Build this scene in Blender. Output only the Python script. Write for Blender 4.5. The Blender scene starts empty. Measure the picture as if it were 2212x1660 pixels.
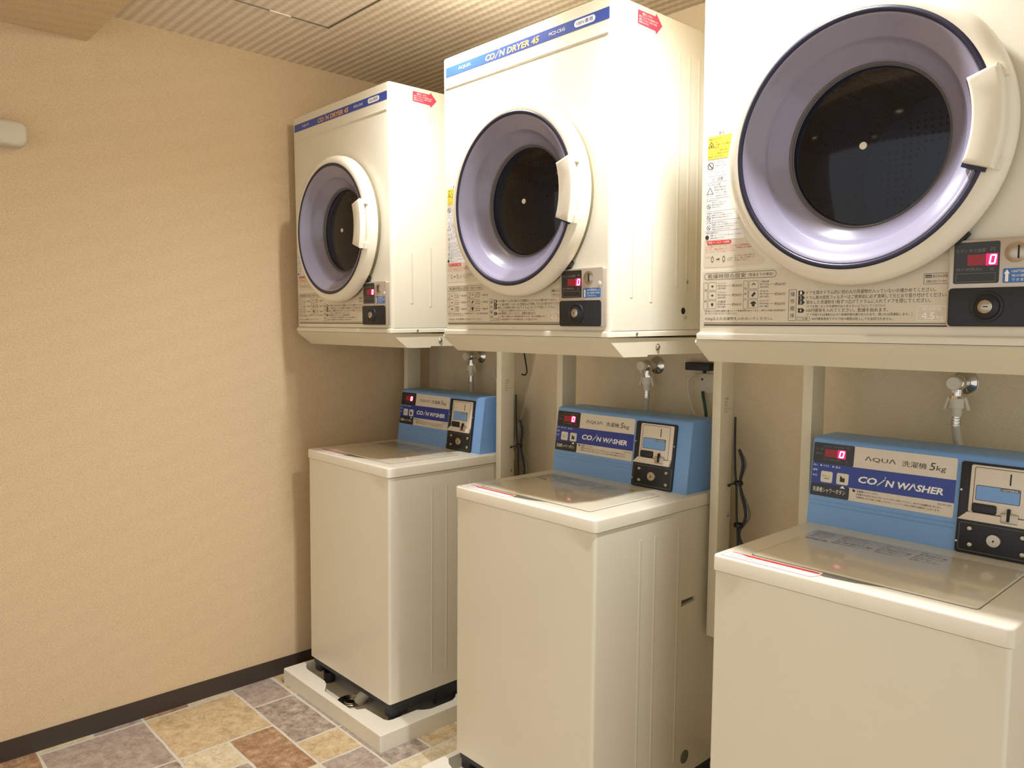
import bpy, bmesh, math, random
from mathutils import Vector, Matrix
random.seed(7)
PI = math.pi
SC = bpy.context.scene
COL = SC.collection

# ------------------------------------------------------------------ camera
cam_d = bpy.data.cameras.new('camera'); cam = bpy.data.objects.new('camera', cam_d); COL.objects.link(cam)
yaw, pitch, roll = (math.radians(v) for v in (47.1197, -4.1955, 0.5037))
fw = Vector((-math.sin(yaw)*math.cos(pitch), math.cos(yaw)*math.cos(pitch), math.sin(pitch)))
rt = Vector((math.cos(yaw), math.sin(yaw), 0)); up = rt.cross(fw)
r2 = rt*math.cos(roll) + up*math.sin(roll); u2 = up*math.cos(roll) - rt*math.sin(roll)
M = Matrix((r2, u2, -fw)).transposed().to_4x4(); M.translation = (2.569, -1.3683, 1.3299)
cam.matrix_world = M
cam_d.sensor_fit = 'HORIZONTAL'; cam_d.sensor_width = 36.0; cam_d.lens = 1681.66/2212*36.0
cam_d.clip_start = 0.02
SC.camera = cam

# ------------------------------------------------------------------ world, exposure, lights
SC.view_settings.view_transform = 'Standard'; SC.view_settings.look = 'None'
SC.view_settings.gamma = 1.0; SC.view_settings.exposure = 0.13
SC.view_settings.use_curve_mapping = False
wd = bpy.data.worlds.new('world'); SC.world = wd; wd.use_nodes = True
wd.node_tree.nodes['Background'].inputs[0].default_value = (1.0, 0.985, 0.95, 1)
wd.node_tree.nodes['Background'].inputs[1].default_value = 0.86

def lamp(kind, name, loc, power, col, size=0.1, size_y=None, rot=(0, 0, 0)):
    d = bpy.data.lights.new(name, kind); d.energy = power; d.color = col
    if kind == 'AREA':
        d.size = size
        if size_y: d.shape = 'RECTANGLE'; d.size_y = size_y
        else: d.shape = 'DISK'
    else: d.shadow_soft_size = size
    o = bpy.data.objects.new(name, d); o.location = loc; o.rotation_euler = rot; COL.objects.link(o)
    return o
COOL = (0.97, 1.0, 1.08); WARM = (1.0, 0.85, 0.62)
SPOTS = [(0.87, -0.105), (1.77, -0.105)]          # bare bulbs on the ceiling in front of the dryers
for (sx, sy), pw in zip(SPOTS, (46.0, 80.0)):
    l = lamp('SPOT', 'downlight_beam', (sx, sy, 2.272), pw, COOL, 0.03)
    l.data.spot_size = math.radians(146); l.data.spot_blend = 1.0
    lamp('POINT', 'ceiling_fill', (sx, sy, 2.255), 4.5, (1.0, .93, .82), 0.02)  # added fill point under each downlight, brightens the ceiling
ROOM = [(0.62, -1.30), (1.75, -1.30), (2.75, -1.95), (1.2, -2.2)]   # unseen warm fill lamps added in the soffit for ambient light
for rx, ry in ROOM:
    l = lamp('SPOT', 'room_fill_beam', (rx, ry, 2.176), 6.0, WARM, 0.05)
    l.data.spot_size = math.radians(130); l.data.spot_blend = .9

# ------------------------------------------------------------------ materials
def s2l(c): return tuple(((v/255)/12.92 if v/255 <= 0.04045 else ((v/255+0.055)/1.055)**2.4) for v in c) + (1,)
def mat(name, rgb, rough=0.4, metal=0.0, noise=0.0, nscale=20.0, bump=0.0, bscale=200.0, coat=0.0, spec=0.5):
    m = bpy.data.materials.new(name); m.use_nodes = True
    nt = m.node_tree; b = nt.nodes['Principled BSDF']
    c = s2l(rgb)
    b.inputs['Base Color'].default_value = c; b.inputs['Roughness'].default_value = rough
    b.inputs['Metallic'].default_value = metal; b.inputs['Coat Weight'].default_value = coat
    b.inputs['Specular IOR Level'].default_value = spec
    if noise or bump:
        tc = nt.nodes.new('ShaderNodeTexCoord')
    if noise:
        n = nt.nodes.new('ShaderNodeTexNoise'); n.inputs['Scale'].default_value = nscale; n.inputs['Detail'].default_value = 4
        nt.links.new(tc.outputs['Object'], n.inputs['Vector'])
        mr = nt.nodes.new('ShaderNodeMapRange'); mr.inputs['From Min'].default_value = .25; mr.inputs['From Max'].default_value = .75
        mr.inputs['To Min'].default_value = 1-noise; mr.inputs['To Max'].default_value = 1+noise
        nt.links.new(n.outputs['Fac'], mr.inputs['Value'])
        mx = nt.nodes.new('ShaderNodeMix'); mx.data_type = 'RGBA'; mx.blend_type = 'MULTIPLY'; mx.inputs['Factor'].default_value = 1
        mx.inputs[6].default_value = c
        cb = nt.nodes.new('ShaderNodeCombineColor')
        for i in range(3): nt.links.new(mr.outputs[0], cb.inputs[i])
        nt.links.new(cb.outputs[0], mx.inputs[7]); nt.links.new(mx.outputs[2], b.inputs['Base Color'])
    if bump:
        n2 = nt.nodes.new('ShaderNodeTexNoise'); n2.inputs['Scale'].default_value = bscale; n2.inputs['Detail'].default_value = 2
        nt.links.new(tc.outputs['Object'], n2.inputs['Vector'])
        bp = nt.nodes.new('ShaderNodeBump'); bp.inputs['Strength'].default_value = bump; bp.inputs['Distance'].default_value = .001
        nt.links.new(n2.outputs['Fac'], bp.inputs['Height']); nt.links.new(bp.outputs[0], b.inputs['Normal'])
    return m
def emis(name, rgb, strength, base=None):
    m = mat(name, base or rgb, 0.3)
    b = m.node_tree.nodes['Principled BSDF']
    b.inputs['Emission Color'].default_value = s2l(rgb); b.inputs['Emission Strength'].default_value = strength
    return m

IVORY = mat('ivory_enamel', (226, 219, 197), 0.32, noise=.012, nscale=6, bump=.05, bscale=500, coat=.25)
IVPLA = mat('ivory_plastic', (229, 221, 199), 0.28, noise=.01, nscale=9)
PANEL = mat('ivory_panel_film', (218, 206, 181), 0.35, noise=.01, nscale=9)
LIDM = mat('lid_gloss_plastic', (218, 209, 184), 0.12, noise=.012, nscale=12)
PANM = mat('white_tray_plastic', (233, 227, 208), 0.35, noise=.02, nscale=14)
CREAM = mat('cream_ring_plastic', (233, 225, 203), 0.25, noise=.01, nscale=10)
POSTM = mat('post_enamel', (222, 213, 186), 0.38, noise=.015, nscale=12)
BLACKP = mat('black_plastic', (26, 27, 29), 0.42, noise=.1, nscale=60)
BLACKB = mat('black_base_rubber', (38, 40, 44), 0.5, noise=.1, nscale=40)
NAVY = mat('navy_gasket_rubber', (36, 36, 58), 0.35, noise=.08, nscale=80)
RINGM = mat('smoked_ring_plastic', (140, 135, 152), 0.24, noise=.02, nscale=16, coat=.4)
BLUE = mat('blue_console_plastic', (124, 168, 220), 0.38, noise=.015, nscale=14)
STRIP = mat('blue_nameplate_ink', (50, 76, 160), 0.3, noise=.03, nscale=30)
BAND = mat('blue_band_ink', (44, 64, 150), 0.3, noise=.03, nscale=40)
DARKL = mat('black_label_ink', (42, 40, 38), 0.25, noise=.05, nscale=40)
WHITEL = mat('pale_label_film', (228, 215, 195), 0.35, noise=.01, nscale=40)
STICK = mat('white_sticker_film', (240, 238, 232), 0.35, noise=.01, nscale=40)
YELL = mat('yellow_sticker_ink', (246, 222, 84), 0.35, noise=.03, nscale=60)
REDI = mat('red_print_ink', (212, 50, 52), 0.4, noise=.04, nscale=60)
ARROW = mat('red_arrow_film', (226, 70, 92), 0.4, noise=.03, nscale=60)
INK = mat('dark_print_ink', (54, 47, 38), 0.5, noise=.03, nscale=80)
GREYI = mat('grey_print_ink', (128, 122, 112), 0.5, noise=.05, nscale=80)
ORANGE = mat('gold_print_ink', (232, 172, 84), 0.4, noise=.04, nscale=60)
WHINK = mat('white_print_ink', (250, 247, 238), 0.4, noise=.02, nscale=60)
SILV = mat('satin_coin_plate', (196, 184, 168), 0.3, metal=.55, noise=.02, nscale=30)
CHROME = mat('chrome_metal', (225, 223, 218), 0.09, metal=1, noise=.03, nscale=40)
STEEL = mat('steel_screw', (190, 186, 176), 0.28, metal=1, noise=.05, nscale=80)
DSLOT = mat('dark_slot', (18, 17, 16), 0.6, noise=.05, nscale=50)
GREYC = mat('grey_plastic_and_shade', (110, 106, 98), 0.5, noise=.04, nscale=50)
HOSE = mat('grey_hose_vinyl', (196, 190, 172), 0.35, noise=.03, nscale=40)
WIREW = mat('pale_cable_vinyl', (214, 204, 180), 0.4, noise=.03, nscale=40)
WIREB = mat('black_cable_vinyl', (30, 30, 30), 0.45, noise=.05, nscale=40)
WIREG = mat('green_cable_vinyl', (24, 66, 48), 0.45, noise=.05, nscale=40)
BASEB = mat('dark_baseboard_vinyl', (62, 52, 44), 0.45, noise=.05, nscale=30)
LEDW = emis('led_digit_glow', (255, 150, 190), 7.0, (255, 120, 160))
LEDR = emis('led_cell_glow', (245, 20, 90), 1.6, (120, 10, 40))
LEDD = emis('led_dim_red', (150, 22, 34), 0.35, (110, 24, 30))
BULB = emis('bulb_glow', (255, 248, 238), 14.0)
FILLG = emis('fill_lamp_glow', (255, 226, 176), 4.0)  # glowing faces of the added soffit fill lamps
FIXM = mat('greyed_fixture_plastic', (206, 199, 176), .4, noise=.02, nscale=20)
GAP_SHADE = mat('olive_gap_shade', (118, 108, 78), .6, noise=.04, nscale=40)  # olive tone stands for the shade in the door gap
NICK = mat('dull_nickel', (186, 176, 160), .34, metal=1, noise=.04, nscale=60)
ALU = mat('hatch_aluminium', (120, 116, 110), 0.4, metal=.7, noise=.05, nscale=50)

def glass_mat():
    m = bpy.data.materials.new('smoked_window_glass'); m.use_nodes = True; nt = m.node_tree
    nt.nodes.clear(); o = nt.nodes.new('ShaderNodeOutputMaterial')
    t = nt.nodes.new('ShaderNodeBsdfTransparent'); t.inputs[0].default_value = (.54, .59, .70, 1)
    g = nt.nodes.new('ShaderNodeBsdfGlossy'); g.inputs['Roughness'].default_value = .06
    fr = nt.nodes.new('ShaderNodeFresnel'); fr.inputs['IOR'].default_value = 1.5
    n = nt.nodes.new('ShaderNodeTexNoise'); n.inputs['Scale'].default_value = 30
    tc = nt.nodes.new('ShaderNodeTexCoord'); nt.links.new(tc.outputs['Object'], n.inputs['Vector'])
    bp = nt.nodes.new('ShaderNodeBump'); bp.inputs['Strength'].default_value = .02; nt.links.new(n.outputs['Fac'], bp.inputs['Height'])
    nt.links.new(bp.outputs[0], g.inputs['Normal'])
    mx = nt.nodes.new('ShaderNodeMixShader'); nt.links.new(fr.outputs[0], mx.inputs[0])
    nt.links.new(t.outputs[0], mx.inputs[1]); nt.links.new(g.outputs[0], mx.inputs[2]); nt.links.new(mx.outputs[0], o.inputs[0])
    return m
GLASS = glass_mat()
def drum_mat():
    m = mat('perforated_drum_steel', (100, 110, 136), 0.4, metal=.2, noise=.05, nscale=20)
    nt = m.node_tree; b = nt.nodes['Principled BSDF']
    src = b.inputs['Base Color'].links[0].from_socket
    tc = nt.nodes.new('ShaderNodeTexCoord'); v = nt.nodes.new('ShaderNodeTexVoronoi'); v.inputs['Scale'].default_value = 1.0
    v.inputs['Randomness'].default_value = 0.15
    mp = nt.nodes.new('ShaderNodeMapping'); mp.inputs['Scale'].default_value = (70, 70, 70)
    nt.links.new(tc.outputs['Object'], mp.inputs[0]); nt.links.new(mp.outputs[0], v.inputs['Vector'])
    lt = nt.nodes.new('ShaderNodeMath'); lt.operation = 'LESS_THAN'; lt.inputs[1].default_value = .27
    nt.links.new(v.outputs['Distance'], lt.inputs[0])
    mx = nt.nodes.new('ShaderNodeMix'); mx.data_type = 'RGBA'; nt.links.new(lt.outputs[0], mx.inputs['Factor'])
    nt.links.new(src, mx.inputs[6]); mx.inputs[7].default_value = (.006, .006, .008, 1)
    nt.links.new(mx.outputs[2], b.inputs['Base Color'])
    return m
DRUM = drum_mat()

def wallpaper(name, c0, c1):
    m = bpy.data.materials.new(name); m.use_nodes = True; nt = m.node_tree; b = nt.nodes['Principled BSDF']
    b.inputs['Roughness'].default_value = .75; b.inputs['Specular IOR Level'].default_value = .2
    tc = nt.nodes.new('ShaderNodeTexCoord')
    def wave(rot, sc, dist):
        mp = nt.nodes.new('ShaderNodeMapping'); mp.inputs['Rotation'].default_value = rot
        nt.links.new(tc.outputs['Object'], mp.inputs[0])
        w = nt.nodes.new('ShaderNodeTexWave'); w.inputs['Scale'].default_value = sc; w.inputs['Distortion'].default_value = dist
        w.inputs['Detail'].default_value = 1.5; w.inputs['Detail Scale'].default_value = 3; w.bands_direction = 'Z'
        nt.links.new(mp.outputs[0], w.inputs['Vector']); return w
    w1 = wave((math.radians(33), math.radians(33), 0), 95, 2.0); w2 = wave((math.radians(-38), math.radians(-38), 0), 92, 2.0); w3 = wave((0, 0, 0), 120, 3)
    n = nt.nodes.new('ShaderNodeTexNoise'); n.inputs['Scale'].default_value = 260; n.inputs['Detail'].default_value = 3
    nt.links.new(tc.outputs['Object'], n.inputs['Vector'])
    a = nt.nodes.new('ShaderNodeMath'); a.operation = 'MULTIPLY'; nt.links.new(w1.outputs['Fac'], a.inputs[0]); nt.links.new(w2.outputs['Fac'], a.inputs[1])
    a2 = nt.nodes.new('ShaderNodeMath'); a2.operation = 'MULTIPLY_ADD'; nt.links.new(w3.outputs['Fac'], a2.inputs[0]); a2.inputs[1].default_value = .35
    nt.links.new(a.outputs[0], a2.inputs[2])
    a3 = nt.nodes.new('ShaderNodeMath'); a3.operation = 'MULTIPLY_ADD'; nt.links.new(n.outputs['Fac'], a3.inputs[0]); a3.inputs[1].default_value = .9
    nt.links.new(a2.outputs[0], a3.inputs[2])
    cr = nt.nodes.new('ShaderNodeValToRGB'); e = cr.color_ramp.elements
    e[0].position = .35; e[0].color = s2l(c0); e[1].position = 1.5; e[1].color = s2l(c1)
    e[1].position = 1.0
    nt.links.new(a3.outputs[0], cr.inputs[0]); nt.links.new(cr.outputs[0], b.inputs['Base Color'])
    bp = nt.nodes.new('ShaderNodeBump'); bp.inputs['Strength'].default_value = .35; bp.inputs['Distance'].default_value = .0008
    nt.links.new(a3.outputs[0], bp.inputs['Height']); nt.links.new(bp.outputs[0], b.inputs['Normal'])
    return m
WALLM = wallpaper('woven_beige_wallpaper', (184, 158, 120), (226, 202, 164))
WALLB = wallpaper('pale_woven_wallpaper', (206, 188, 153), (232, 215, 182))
def ceil_mat():
    m = bpy.data.materials.new('ribbed_weave_ceiling'); m.use_nodes = True; nt = m.node_tree; b = nt.nodes['Principled BSDF']
    b.inputs['Roughness'].default_value = .8; b.inputs['Specular IOR Level'].default_value = .15
    tc = nt.nodes.new('ShaderNodeTexCoord'); sp = nt.nodes.new('ShaderNodeSeparateXYZ'); nt.links.new(tc.outputs['Object'], sp.inputs[0])
    def M2(op, a, bb=None, c=None):
        x = nt.nodes.new('ShaderNodeMath'); x.operation = op
        for i, v in enumerate((a, bb, c)):
            if v is None: continue
            if isinstance(v, (int, float)): x.inputs[i].default_value = v
            else: nt.links.new(v, x.inputs[i])
        return x.outputs[0]
    # bands along x that step sideways in little blocks, like a basket weave
    xs = M2('MULTIPLY', sp.outputs['X'], 1/.012); fx = M2('FLOOR', xs); odd = M2('PINGPONG', fx, 1)
    y2 = M2('MULTIPLY_ADD', odd, .0035, sp.outputs['Y'])
    ph = M2('MULTIPLY', y2, 2*PI/.033); sn = M2('SINE', ph)
    n = nt.nodes.new('ShaderNodeTexNoise'); n.inputs['Scale'].default_value = 60; n.inputs['Detail'].default_value = 4; nt.links.new(tc.outputs['Object'], n.inputs['Vector'])
    h = M2('MULTIPLY_ADD', n.outputs['Fac'], 1.6, sn)
    mr = nt.nodes.new('ShaderNodeMapRange'); mr.inputs['From Min'].default_value = -.4; mr.inputs['From Max'].default_value = 1.9; nt.links.new(h, mr.inputs['Value'])
    cr = nt.nodes.new('ShaderNodeValToRGB'); e = cr.color_ramp.elements
    e[0].color = s2l((210, 194, 170)); e[1].color = s2l((238, 226, 206))
    nt.links.new(mr.outputs[0], cr.inputs[0]); nt.links.new(cr.outputs[0], b.inputs['Base Color'])
    bp = nt.nodes.new('ShaderNodeBump'); bp.inputs['Strength'].default_value = .4; bp.inputs['Distance'].default_value = .003
    nt.links.new(sn, bp.inputs['Height']); nt.links.new(bp.outputs[0], b.inputs['Normal'])
    return m
CEILM = ceil_mat()
def stone(name, c1, c2, c3):
    m = bpy.data.materials.new(name); m.use_nodes = True; nt = m.node_tree; b = nt.nodes['Principled BSDF']
    b.inputs['Roughness'].default_value = .42; b.inputs['Specular IOR Level'].default_value = .35
    tc = nt.nodes.new('ShaderNodeTexCoord')
    n = nt.nodes.new('ShaderNodeTexNoise'); n.inputs['Scale'].default_value = 26; n.inputs['Detail'].default_value = 12; n.inputs['Roughness'].default_value = .8; n.inputs['Distortion'].default_value = .15
    nt.links.new(tc.outputs['Object'], n.inputs['Vector'])
    cr = nt.nodes.new('ShaderNodeValToRGB'); e = cr.color_ramp.elements
    e[0].position = .36; e[0].color = s2l(c1); e[1].position = .66; e[1].color = s2l(c3); x = e.new(.5); x.color = s2l(c2)
    nt.links.new(n.outputs['Fac'], cr.inputs[0])
    n2 = nt.nodes.new('ShaderNodeTexNoise'); n2.inputs['Scale'].default_value = 7; n2.inputs['Detail'].default_value = 6; n2.inputs['Distortion'].default_value = 1.2
    nt.links.new(tc.outputs['Object'], n2.inputs['Vector'])
    vein = nt.nodes.new('ShaderNodeValToRGB'); v = vein.color_ramp.elements
    v[0].position = .485; v[0].color = (0, 0, 0, 1); v[1].position = .5; v[1].color = (1, 1, 1, 1); w = v.new(.515); w.color = (0, 0, 0, 1)
    nt.links.new(n2.outputs['Fac'], vein.inputs[0])
    mx = nt.nodes.new('ShaderNodeMix'); mx.data_type = 'RGBA'; mx.blend_type = 'MULTIPLY'
    ml = nt.nodes.new('ShaderNodeMath'); ml.operation = 'MULTIPLY'; ml.inputs[1].default_value = .4; nt.links.new(vein.outputs[0], ml.inputs[0])
    nt.links.new(ml.outputs[0], mx.inputs['Factor']); nt.links.new(cr.outputs[0], mx.inputs[6]); mx.inputs[7].default_value = (.45, .38, .3, 1)
    nt.links.new(mx.outputs[2], b.inputs['Base Color'])
    bp = nt.nodes.new('ShaderNodeBump'); bp.inputs['Strength'].default_value = .25; bp.inputs['Distance'].default_value = .001
    nt.links.new(n.outputs['Fac'], bp.inputs['Height']); nt.links.new(bp.outputs[0], b.inputs['Normal'])
    return m
STONES = [mat('pale_grout', (214, 207, 190), .6, noise=.08, nscale=60),
          stone('grey_violet_stone', (146, 128, 116), (172, 156, 142), (196, 182, 164)),
          stone('tan_stone', (176, 150, 110), (204, 180, 138), (224, 206, 166)),
          stone('mottled_grey_stone', (118, 102, 88), (166, 150, 134), (206, 192, 172)),
          stone('rust_brown_stone', (132, 98, 68), (168, 132, 98), (206, 180, 146)),
          stone('cream_stone', (192, 174, 138), (216, 200, 164), (230, 218, 188))]

# ------------------------------------------------------------------ mesh helpers
def obj(name, bm, m, parent=None, smooth=False, bevel=0):
    me = bpy.data.meshes.new(name)
    bmesh.ops.remove_doubles(bm, verts=bm.verts, dist=1e-7) if False else None
    bm.normal_update(); bm.to_mesh(me); bm.free()
    for x in (m if isinstance(m, (list, tuple)) else [m]): me.materials.append(x)
    if smooth:
        for p in me.polygons: p.use_smooth = True
        me.set_sharp_from_angle(angle=math.radians(38))
    o = bpy.data.objects.new(name, me); COL.objects.link(o)
    if parent: o.parent = parent
    return o
def thing(name, label, cat, loc=(0, 0, 0), group=None, rot=(0, 0, 0)):
    o = bpy.data.objects.new(name, None); COL.objects.link(o); o.location = loc; o.rotation_euler = rot
    o.empty_display_size = .1
    o['label'] = label; o['category'] = cat
    if group: o['group'] = group
    return o
def tag(o, label, cat, group=None):
    o['label'] = label; o['category'] = cat
    if group: o['group'] = group
    return o
def struct(name, bm, m, parent=None, smooth=False):
    o = obj(name, bm, m, parent, smooth); o['kind'] = 'structure'; return o
def dup(root, loc, label):
    r = root.copy(); COL.objects.link(r); r.location = loc; r['label'] = label
    for ch in list(root.children):
        c = ch.copy(); COL.objects.link(c); c.parent = r
        for g in list(ch.children):
            d = g.copy(); COL.objects.link(d); d.parent = c
    return r
def B(): return bmesh.new()
def box(bm, x0, x1, y0, y1, z0, z1, r=0, seg=2, mi=0):
    t = bmesh.new()
    vs = [t.verts.new((x, y, z)) for x in (x0, x1) for y in (y0, y1) for z in (z0, z1)]
    for f in ((0, 1, 3, 2), (4, 6, 7, 5), (0, 4, 5, 1), (2, 3, 7, 6), (0, 2, 6, 4), (1, 5, 7, 3)): t.faces.new([vs[i] for i in f])
    if r: bmesh.ops.bevel(t, geom=list(t.edges), offset=r, segments=seg, profile=.5, affect='EDGES')
    return merge(bm, t, mi)
def merge(bm, t, mi=0, mtx=None):
    if mtx: t.transform(mtx)
    mp = {v: bm.verts.new(v.co) for v in t.verts}
    for f in t.faces:
        try: nf = bm.faces.new([mp[v] for v in f.verts]); nf.material_index = mi; nf.smooth = f.smooth
        except ValueError: pass
    t.free(); return bm
def prism(bm, pts, a, b, fn, r=0, seg=2, mi=0):
    """polygon pts (u,v) extruded from a to b; fn(u,v,w)->xyz"""
    t = bmesh.new()
    lo = [t.verts.new(fn(u, v, a)) for u, v in pts]; hi = [t.verts.new(fn(u, v, b)) for u, v in pts]
    n = len(pts)
    fl = t.faces.new(lo); fh = t.faces.new(list(reversed(hi)))
    for i in range(n): t.faces.new((lo[(i+1) % n], lo[i], hi[i], hi[(i+1) % n]))
    bmesh.ops.recalc_face_normals(t, faces=t.faces)
    if r: bmesh.ops.bevel(t, geom=list(fh.edges), offset=r, segments=seg, profile=.5, affect='EDGES')
    return merge(bm, t, mi)
def rr(x0, x1, z0, z1, r, n=4):
    out = []
    for cx, cz, a0 in ((x1-r, z1-r, 0), (x0+r, z1-r, PI/2), (x0+r, z0+r, PI), (x1-r, z0+r, 1.5*PI)):
        for k in range(n+1):
            a = a0+PI/2*k/n; out.append((cx+r*math.cos(a), cz+r*math.sin(a)))
    return out
FR = lambda u, v, w: (u, -w, v)                 # facing the front (-y), w = height out of the surface
RS = lambda u, v, w: (w, u, v)                  # facing right (+x); u = y, v = z
TP = lambda u, v, w: (u, v, w)                  # facing up
def plate(bm, x0, x1, z0, z1, r, d0, d1, fn=FR, bev=0, mi=0, n=4):
    return prism(bm, rr(x0, x1, z0, z1, r, n), d0, d1, fn, bev, 2, mi)
def frame2d(bm, x0, x1, z0, z1, r, t, d0, d1, fn=FR):
    a = rr(x0, x1, z0, z1, r); b = rr(x0+t, x1-t, z0+t, z1-t, max(r-t, .0002))
    A = [bm.verts.new(fn(u, v, d1)) for u, v in a]; Bv = [bm.verts.new(fn(u, v, d1)) for u, v in b]
    n = len(a)
    for i in range(n):
        f = bm.faces.new((A[i], A[(i+1) % n], Bv[(i+1) % n], Bv[i]))
    return bm
def lathe(bm, cx, cz, prof, n=64, fn=FR, a0=0, a1=2*PI, close=True):
    """prof [(r,w)]: revolve around the axis through (cx,cz)"""
    rings = []
    full = abs(a1-a0-2*PI) < 1e-6
    m = n if full else n+1
    for r, w in prof:
        if r < 1e-6: rings.append([bm.verts.new(fn(cx, cz, w))]); continue
        rings.append([bm.verts.new(fn(cx+r*math.cos(a0+(a1-a0)*k/n), cz+r*math.sin(a0+(a1-a0)*k/n), w)) for k in range(m)])
    fs = []
    for A, Bq in zip(rings, rings[1:]):
        for k in range(n):
            j = (k+1) % m if full else k+1
            if len(A) == 1 and len(Bq) == 1: continue
            if len(A) == 1: q = (A[0], Bq[j], Bq[k])
            elif len(Bq) == 1: q = (A[k], A[j], Bq[0])
            else: q = (A[k], A[j], Bq[j], Bq[k])
            fs.append(bm.faces.new(q))
    bmesh.ops.recalc_face_normals(bm, faces=fs)
    return bm
def cyl(bm, p, q, r, n=20, r1=None, cap=True):
    p = Vector(p); q = Vector(q); d = (q-p); L = d.length; d.normalize()
    a = d.orthogonal().normalized(); b = d.cross(a); r1 = r if r1 is None else r1
    A = [bm.verts.new(p+a*r*math.cos(2*PI*k/n)+b*r*math.sin(2*PI*k/n)) for k in range(n)]
    Q = [bm.verts.new(q+a*r1*math.cos(2*PI*k/n)+b*r1*math.sin(2*PI*k/n)) for k in range(n)]
    for k in range(n): bm.faces.new((A[k], A[(k+1) % n], Q[(k+1) % n], Q[k]))
    if cap: bm.faces.new(list(reversed(A))); bm.faces.new(Q)
    return bm
def spline(pts, sub=8):
    P = [Vector(p) for p in pts]; P = [2*P[0]-P[1]] + P + [2*P[-1]-P[-2]]; out = []
    for i in range(1, len(P)-2):
        for k in range(sub):
            t = k/sub; a, b, c, d = P[i-1:i+3]
            out.append(.5*((2*b)+(c-a)*t+(2*a-5*b+4*c-d)*t*t+(3*b-a-3*c+d)*t**3))
    out.append(P[-2]); return out
def tube(bm, pts, r, n=10, sub=8, ribs=None):
    P = spline(pts, sub); prev = None; rings = []
    a = None
    for i, p in enumerate(P):
        d = (P[min(i+1, len(P)-1)]-P[max(i-1, 0)]).normalized()
        a = d.orthogonal().normalized() if a is None else (a-d*a.dot(d)).normalized()
        b = d.cross(a); rad = r if not ribs else r*(1+ribs*(i % 2))
        rings.append([bm.verts.new(p+a*rad*math.cos(2*PI*k/n)+b*rad*math.sin(2*PI*k/n)) for k in range(n)])
    for A, Q in zip(rings, rings[1:]):
        for k in range(n): bm.faces.new((A[k], A[(k+1) % n], Q[(k+1) % n], Q[k]))
    bm.faces.new(list(reversed(rings[0]))); bm.faces.new(rings[-1])
    return bm
def ball(bm, c, r, sx=1, sy=1, sz=1):
    t = bmesh.new(); bmesh.ops.create_uvsphere(t, u_segments=16, v_segments=10, radius=r)
    return merge(bm, t, 0, Matrix.Translation(c) @ Matrix.Diagonal((sx, sy, sz, 1)))
def cut(o, cutter_bm):
    me = bpy.data.meshes.new('cutter'); cutter_bm.normal_update(); bmesh.ops.recalc_face_normals(cutter_bm, faces=cutter_bm.faces); cutter_bm.to_mesh(me); cutter_bm.free()
    c = bpy.data.objects.new('cutter', me); COL.objects.link(c); c.parent = o.parent
    md = o.modifiers.new('b', 'BOOLEAN'); md.operation = 'DIFFERENCE'; md.solver = 'EXACT'; md.object = c
    bpy.context.view_layer.update()
    dg = bpy.context.evaluated_depsgraph_get()
    new = bpy.data.meshes.new_from_object(o.evaluated_get(dg)); new.name = o.name
    o.modifiers.clear(); old = o.data; o.data = new; bpy.data.meshes.remove(old)
    bpy.data.objects.remove(c); bpy.data.meshes.remove(me)
    return o

# text: glyph outlines become mesh, fitted into a box (u0,u1,v0,v1) on a surface
_tc = bpy.data.curves.new('glyphs', 'FONT'); _to = bpy.data.objects.new('glyphs', _tc); COL.objects.link(_to)
_cache = {}
def glyph(s, bold=0.0, shear=0.0):
    k = (s, bold, shear)
    if k not in _cache:
        _tc.body = s; _tc.resolution_u = 2; _tc.offset = bold; _tc.shear = shear; _tc.size = 1
        bpy.context.view_layer.update()
        me = bpy.data.meshes.new_from_object(_to.evaluated_get(bpy.context.evaluated_depsgraph_get()))
        vs = [(v.co.x, v.co.y) for v in me.vertices]; fs = [tuple(p.vertices) for p in me.polygons]
        bpy.data.meshes.remove(me); _cache[k] = (vs, fs)
    return _cache[k]
def text(bm, s, u0, u1, v0, v1, w, fn=FR, bold=0.0, shear=0.0, skew=0.0):
    vs, fs = glyph(s, bold, shear)
    if not vs: return bm
    a0 = min(v[0] for v in vs); a1 = max(v[0] for v in vs); b0 = min(v[1] for v in vs); b1 = max(v[1] for v in vs)
    V = []
    for x, y in vs:
        tu = (x-a0)/(a1-a0+1e-9); tv = (y-b0)/(b1-b0+1e-9)
        V.append(bm.verts.new(fn(u0+(u1-u0)*tu, v0+(v1-v0)*tv + skew*tu, w)))
    for f in fs:
        try: bm.faces.new([V[i] for i in f])
        except ValueError: pass
    return bm
def poly(bm, pts, w, fn=FR):
    bm.faces.new([bm.verts.new(fn(u, v, w)) for u, v in pts]); return bm
def bar(bm, u0, u1, v0, v1, w, fn=FR): return poly(bm, [(u0, v0), (u1, v0), (u1, v1), (u0, v1)], w, fn)
def coin_word(bm, tail, u0, u1, v0, v1, w, fn, frac_co, frac_sl, bo=.034):
    """CO, a slash standing in for the I with a dot over it, then the rest"""
    L = u1-u0
    text(bm, 'CO', u0, u0+L*frac_co, v0, v1, w, fn, bo, .18)
    s0 = u0+L*frac_co; s1 = u0+L*frac_sl; t = (v1-v0)*.13; h = v1-v0
    poly(bm, [(s0-h*.06, v0), (s0+h*.13, v0), (s1+h*.16, v1), (s1-h*.03, v1)], w, fn)
    poly(bm, [(s1+h*.06+h*.10*math.cos(2*PI*k/12), v1+h*.24+h*.10*math.sin(2*PI*k/12)) for k in range(12)], w, fn)
    text(bm, tail, s1+h*.10, u1, v0, v1, w, fn, bo, .18)
    return bm

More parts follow.
